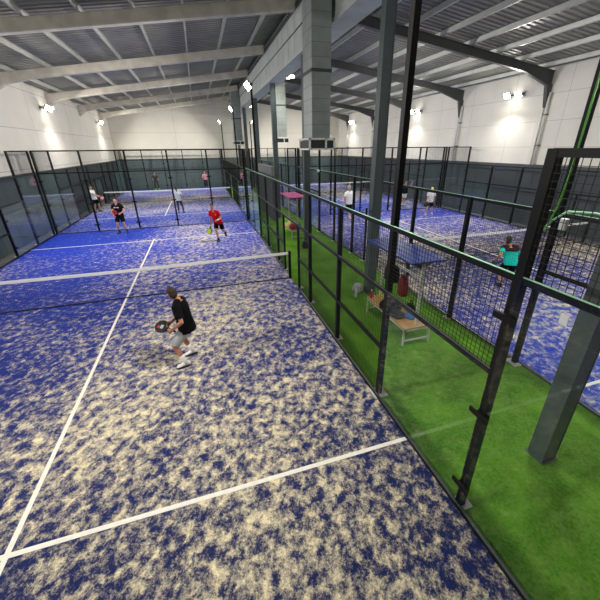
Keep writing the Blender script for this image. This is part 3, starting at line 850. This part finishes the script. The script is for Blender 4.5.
    fr = cols.get('leg',.78)
    for i in (0,1):
        a = hipj[i]; K = KN[i]; A = AN[i]
        if fr <= 1: tr.tube([a + U*.05, a, a.lerp(K,.45), a.lerp(K,fr)], [.10*s,.112*s,.106*s,.104*s], 16)
        else: tr.tube([a + U*.05, a, a.lerp(K,.5), K, K.lerp(A,.4), K.lerp(A,fr-1)], [.10*s,.108*s,.088*s,.068*s,.066*s,.05*s], 14)
    remeshed(tr, 'trousers' if fr > 1 else 'shorts', cols['shorts'], t, vox, 2)
    for i, q in enumerate((1,-1)):
        K, A = KN[i], AN[i]; Ft = V(feet[i])
        td = V(toes[i] + (0,)).normalized() if toes else (F + Rt*q*.25).normalized()
        ax = (K - A).normalized()
        if cols.get('sock'):
            ck = cols.get('sock_h',.42)
            MB().tube([A - ax*.02, A + ax*.06*s, A.lerp(K,ck*.6), A.lerp(K,ck)], [.05*s,.045*s,.05*s,.056*s], 12).obj('sock', cols['sock'], t, smooth=True)
        pit = heel[i]
        dn = (td*math.cos(pit) - V((0,0,1))*math.sin(pit)).normalized(); sd = V((td.y,-td.x,0)); up = sd.cross(dn)
        if up.z < 0: up = -up
        base = A - up*.085*s
        def rg(f, hw, h, z0=.022): 
            c = base + dn*f*s; n = 12
            return [c + sd*hw*s*math.cos(2*PI*j/n) + up*(z0 + (h-z0)*(.5+.5*math.sin(2*PI*j/n)))*s for j in range(n)]
        shoe = MB().rings([rg(-.085,.02,.06),rg(-.075,.036,.10),rg(-.03,.042,.125),rg(.03,.043,.115),rg(.09,.048,.08),rg(.15,.047,.062),rg(.185,.03,.045),rg(.195,.01,.035)])
        so_ = shoe.obj('shoe', cols['shoe'], t, smooth=True)
        pr = []
        for f, hw in ((-.09,.02),(-.075,.04),(0,.044),(.09,.05),(.15,.049),(.19,.03),(.2,.012)):
            pr.append((f,hw))
        top = [base + dn*f*s + sd*hw*s + up*.026*s for f,hw in pr] + [base + dn*f*s - sd*hw*s + up*.026*s for f,hw in reversed(pr)]
        bot = [p - up*.026*s for p in top]
        MB().rings([bot,top]).obj('sole', cols.get('sole','sole'), so_)
    # hair and face
    hm = cols.get('hair')
    if hm:
        h = MB()
        if hair == 'cap':
            h.ball(Hd + UH*.035*s, (.082*s,.10*s,.092*s), 16, 10, MH, 0)
            h.prism([(-.06,.08),(-.05,.17),(0,.185),(.05,.17),(.06,.08)],.0,.012,Matrix.Translation(Hd + UH*.04*s) @ MH.to_4x4())
            h.obj('cap', hm, t, smooth=True)
        else:
            Rb = MH @ Matrix.Rotation(.55, 3, 'X')
            h.ball(Hd + UH*.030*s - FH*.004*s, (.086*s,.106*s,.108*s), 18, 12, Rb, -.10)
            h.ball(Hd - FH*.045*s - UH*.022*s, (.078*s,.066*s,.088*s), 14, 8, MH)
            if hair == 'tail': h.tube([Hd - FH*.09*s + UH*.03, Hd - FH*.14*s - UH*.02, Hd - FH*.15*s - UH*.12, Hd - FH*.12*s - UH*.2],[.02,.034,.032,.012],10)
            remeshed(h, 'hair', hm, t, vox*.8, 2)
    for q in (-1,1): MB().ball(Hd + FH*.083*s + RH*.030*s*q + UH*.022*s, (.011*s,.009*s,.007*s), 8, 6, MH).obj('eye','eye',t,smooth=True)
    MB().ball(Hd + FH*.088*s - UH*.065*s, (.022*s,.010*s,.006*s), 8, 6, MH).obj('mouth','lip',t,smooth=True)
    if 'wrist' in cols:
        i = cols['wrist'][0]; d = (HA[i]-EL[i]).normalized()
        MB().tube([HA[i]-d*.06,HA[i]-d*.005],.034*s,10).obj('wristband',cols['wrist'][1],t,smooth=True)
    L = V(loc)
    return dict(t=t, hand=[L + HA[i] + (HA[i]-EL[i]).normalized()*.075*s for i in (0,1)], fore=[(HA[i]-EL[i]).normalized() for i in (0,1)], E=[L+e for e in EL])

def racket(label, grip_at, direction, normal, face, edge='rk_black', mark=None):
    """grip centre at grip_at, head pointing along direction, flat face towards normal"""
    d = V(direction).normalized(); nn = V(normal); nn = (nn - d*nn.dot(d)).normalized(); x = d.cross(nn)
    M = Matrix((x,d,nn)).transposed().to_4x4(); M.translation = V(grip_at)
    t = thing('padel_racket', label, 'racket', (0,0,0), 0, 'padel rackets'); t.matrix_world = M
    MB().tube([(0,-.075,0),(0,-.06,0),(0,.06,0)],[.019,.016,.0155],10).obj('grip','bag_black',t,smooth=True)
    hd = []; n = 28
    for i in range(n):
        a = 2*PI*i/n; r = 1 - .06*math.sin(a)
        hd.append((.128*math.cos(a)*(1 - .12*max(0,-math.sin(a))), .235 + .135*math.sin(a)))
    MB().prism([(u*.9, .235+(v-.235)*.9) for u,v in hd], -.019, .019).obj('face',face,t,bevel=.004)
    if mark:
        MB().box((-.05,.27,.019),(.0,.30,.0205)).obj('mark_glint','rk_red',t)
        MB().box((-.045,.19,.019),(.03,.25,.0205)).obj('mark_glint','bag_grey',t)  # pale grey patch paints the glint on the dark face
    R = [[V((u*k, .235+(v-.235)*k, z)) for u,v in hd] for k,z in ((.9,-.017),(1,-.015),(1.03,0),(1,.015),(.9,.017))]
    MB().rings(R, False).obj('frame',edge,t,smooth=True)
    MB().bar((-.012,.05,0),(-.05,.14,0),.018,.03,V((0,0,1))).bar((.012,.05,0),(.05,.14,0),.018,.03,V((0,0,1))).obj('throat',edge,t)
    return t

P1 = person((1.8,-3.85,.004), 'player in black shirt and grey shorts crouching on the nearest court', 158,
    (.10,-.02,.83), (.03,.0,1.385), (-.06,.03,1.535), [(-.17,-.06,.97),(-.14,-.25,.91)], [(.10,.25,0),(-.02,-.16,0)],
    dict(shirt='cl_black',shorts='cl_grey',sock='sock',shoe='shoe_w',hair='hair',skin='skin_tan',leg=.9,sleeve=.75), 1.74, head_yaw=128, twist=8,
    toes=[(-.95,-.25),(-.97,-.22)], vox=.0075, tilt=.2, elbow=[(.6,.8,-.6),(.75,-.65,-.35)])
h = P1['hand'][1]
racket('black padel racket held by the black-shirted player', h + V((.05,.0,.03)), (-.78,.62,.15), (.25,-.8,.6), 'rk_black', mark=True)

P2 = person((3.0,5.97,.004), 'player in red shirt and black shorts mid stride beyond the nearest net', 250,
    (.06,0,.88), (-.09,-.05,1.38), (-.15,-.09,1.6), [(-.30,-.12,.72),(.02,-.34,1.0)], [(-.02,-.25,0),(.36,.34,.2)],
    dict(shirt='cl_red',shorts='cl_black',shoe='shoe_d',hair='hair',skin='skin',sock='cl_dark',sock_h=.2,wrist=(1,'sock')), 1.76, head_yaw=240, vox=.010, tilt=.15,
    toes=[(-.3,-.9),(.3,-.9)], heel=(0,.9), print_=('crest',[(-.10,-.065,-.0,.05)]))
racket('yellow-faced padel racket in the hand of the red-shirted player', P2['hand'][0], (-.35,-.1,-.9), (-.5,-.8,.2), 'rk_yellow')
P3 = person((-1.68,9.15,.004), 'player in navy shirt with white chest print waiting by the far glass wall', 262,
    (0,.02,.93), (-.02,0,1.46), (-.03,-.05,1.66), [(-.16,-.33,.98),(.15,-.32,1.06)], [(-.17,-.02,0),(.20,-.05,0)],
    dict(shirt='cl_navy',shorts='cl_black',shoe='shoe_d',hair='hair',skin='skin',sock='cl_dark',sock_h=.25,collar='cl_white'), 1.78, vox=.010, elbow=[(-.9,.3,-.3),(.9,.3,-.3)],
    print_=('cl_white',[(-.11,-.07,-.0,.05),(-.06,-.03,-.0,.05),(-.02,.02,-.0,.05),(.03,.06,-.0,.05),(.07,.11,-.0,.05)]))
racket('red-faced padel racket held in front by the navy-shirted player', P3['hand'][0] + V((0.02,-.02,.0)), (.25,-.35,.85), (-.1,-1,.2), 'rk_red')
P4 = person((1.0,14.25,.004), 'person with ponytail, white shirt and dark leggings beyond the far glass wall', 88,
    (-.05,0,.90), (-.08,.02,1.40), (-.10,.06,1.60), [(.22,.12,.92),(-.26,.2,.98)], [(.16,0,0),(-.16,.08,0)],
    dict(shirt='cl_white',shorts='cl_dark',shoe='shoe_d',hair='hair',skin='skin',leg=1.9), 1.70, hair='tail', vox=.012)
P5 = person((-4.68,16.75,.004), 'person in white shirt and dark shorts with pink racket near the left wall', 330,
    (.02,0,.92), (-.05,0,1.44), (-.03,-.02,1.64), [(.42,-.2,1.0),(.25,.25,1.05)], [(-.1,-.15,0),(.15,.12,0)],
    dict(shirt='cl_white',shorts='cl_black',shoe='shoe_d',hair='hair_b',skin='skin'), 1.74, vox=.012)
racket('pink padel racket held by the white-shirted person at the left wall', P5['hand'][0], (.8,-.3,-.3), (0,-1,.3), 'rk_pink')
P6 = person((-2.05,30.1,.004), 'distant person in grey shirt and dark trousers before the back wall', 275,
    (0,0,.9), (-.02,-.02,1.42), (-.03,-.05,1.62), [(-.2,-.3,1.0),(.25,-.25,1.0)], [(-.14,-.1,0),(.16,.05,0)],
    dict(shirt='cl_dark',shorts='cl_dark',shoe='shoe_y',hair='hair_b',skin='skin_tan',leg=1.9), 1.74, vox=.014)
P7 = person((3.05,30.2,.004), 'distant person in pink shirt and black leggings near the back wall', 255,
    (0,0,.9), (-.02,-.02,1.40), (-.03,-.05,1.6), [(-.3,-.25,1.0),(.22,-.2,.95)], [(-.12,-.1,0),(.14,.05,0)],
    dict(shirt='cl_pink',shorts='cl_black',shoe='shoe_d',hair='hair',skin='skin',leg=1.9), 1.66, vox=.014, hair='tail')
P8 = person((10.85,8.35,.004), 'grey haired player in white shirt and black shorts seen from behind, right court', 80,
    (0,0,1.0), (-.02,.02,1.60), (-.03,.04,1.84), [(.26,.15,1.0),(-.26,.05,.95)], [(.05,.1,0),(.02,-.12,0)],
    dict(shirt='cl_white',shorts='cl_black',shoe='shoe_w',hair='hair_g',skin='skin',sock='sock',sock_h=.25), 1.95, vox=.012)
P9 = person((16.2,7.8,.004), 'player in white shirt, black shorts and pale cap at the far right', 245,
    (-.05,0,.90), (-.05,-.03,1.40), (-.06,-.06,1.60), [(-.36,-.22,.85),(.25,-.05,.85)], [(-.28,-.05,0),(.22,.05,0)],
    dict(shirt='cl_white',shorts='cl_black',shoe='shoe_w',hair='bag_yel',skin='skin',sock='sock',sock_h=.2), 1.72, hair='cap', vox=.012)
racket('black padel racket held low by the capped white-shirted player', P9['hand'][0], (-.75,-.2,-.45), (0,-1,.4), 'rk_black')
P10 = person((16.75,11.6,.004), 'player in dark shirt and white shorts with arms raised beyond the right court', 215,
    (0,0,.95), (-.02,-.10,1.45), (-.06,-.17,1.64), [(-.45,-.1,1.66),(.38,-.25,1.62)], [(-.12,0,0),(.14,.1,0)],
    dict(shirt='cl_navy',shorts='cl_white',shoe='shoe_w',hair='bottle_red',skin='skin',sock='sock',sock_h=.3), 1.82, hair='cap', vox=.012, elbow=[(-.6,.2,.1),(.6,.2,.1)])
P11 = person((11.17,-2.85,.004), 'player in turquoise shirt with dark shoulders crouching on the right court', 65,
    (.0,-.02,.78), (-.05,.10,1.24), (-.09,.17,1.44), [(.32,.25,.92),(-.36,.2,.84)], [(.18,-.12,0),(-.14,.05,0)],
    dict(shirt='cl_teal',shorts='cl_black',shoe='shoe_d',hair='hair_b',skin='skin_tan',yoke='cl_maroon',collar='cl_white'), 1.76, vox=.010)
racket('dark padel racket held out left by the turquoise-shirted player', P11['hand'][1], (-.8,.3,-.5), (.3,.5,.8), 'rk_black')

# ------------------------------------------------------------------ world, camera, view
w = bpy.data.worlds.new('world'); S.world = w; w.use_nodes = True
w.node_tree.nodes['Background'].inputs[0].default_value = (.75,.82,.9,1); w.node_tree.nodes['Background'].inputs[1].default_value = .05
cd = bpy.data.cameras.new('camera'); cam = bpy.data.objects.new('camera', cd); C.objects.link(cam)
cam.location = (2.541,-9.917,4.019); cam.rotation_mode = 'XYZ'; cam.rotation_euler = (1.15262,.00820,-.31172)
cd.sensor_width = 36; cd.lens = 324.345/600*36; cd.clip_start = .02; cd.clip_end = 200
cd.shift_x = -10.549/600; cd.shift_y = -8.27/600
S.camera = cam
S.view_settings.view_transform = 'Standard'; S.view_settings.look = 'None'; S.view_settings.gamma = 1; S.view_settings.use_curve_mapping = False
S.view_settings.exposure = .35
S.cycles.transparent_max_bounces = 40; S.cycles.max_bounces = 8; S.cycles.diffuse_bounces = 4; S.cycles.glossy_bounces = 3
S.cycles.use_denoising = True
S.cycles.sample_clamp_indirect = 6
S.cycles.caustics_reflective = False; S.cycles.caustics_refractive = False
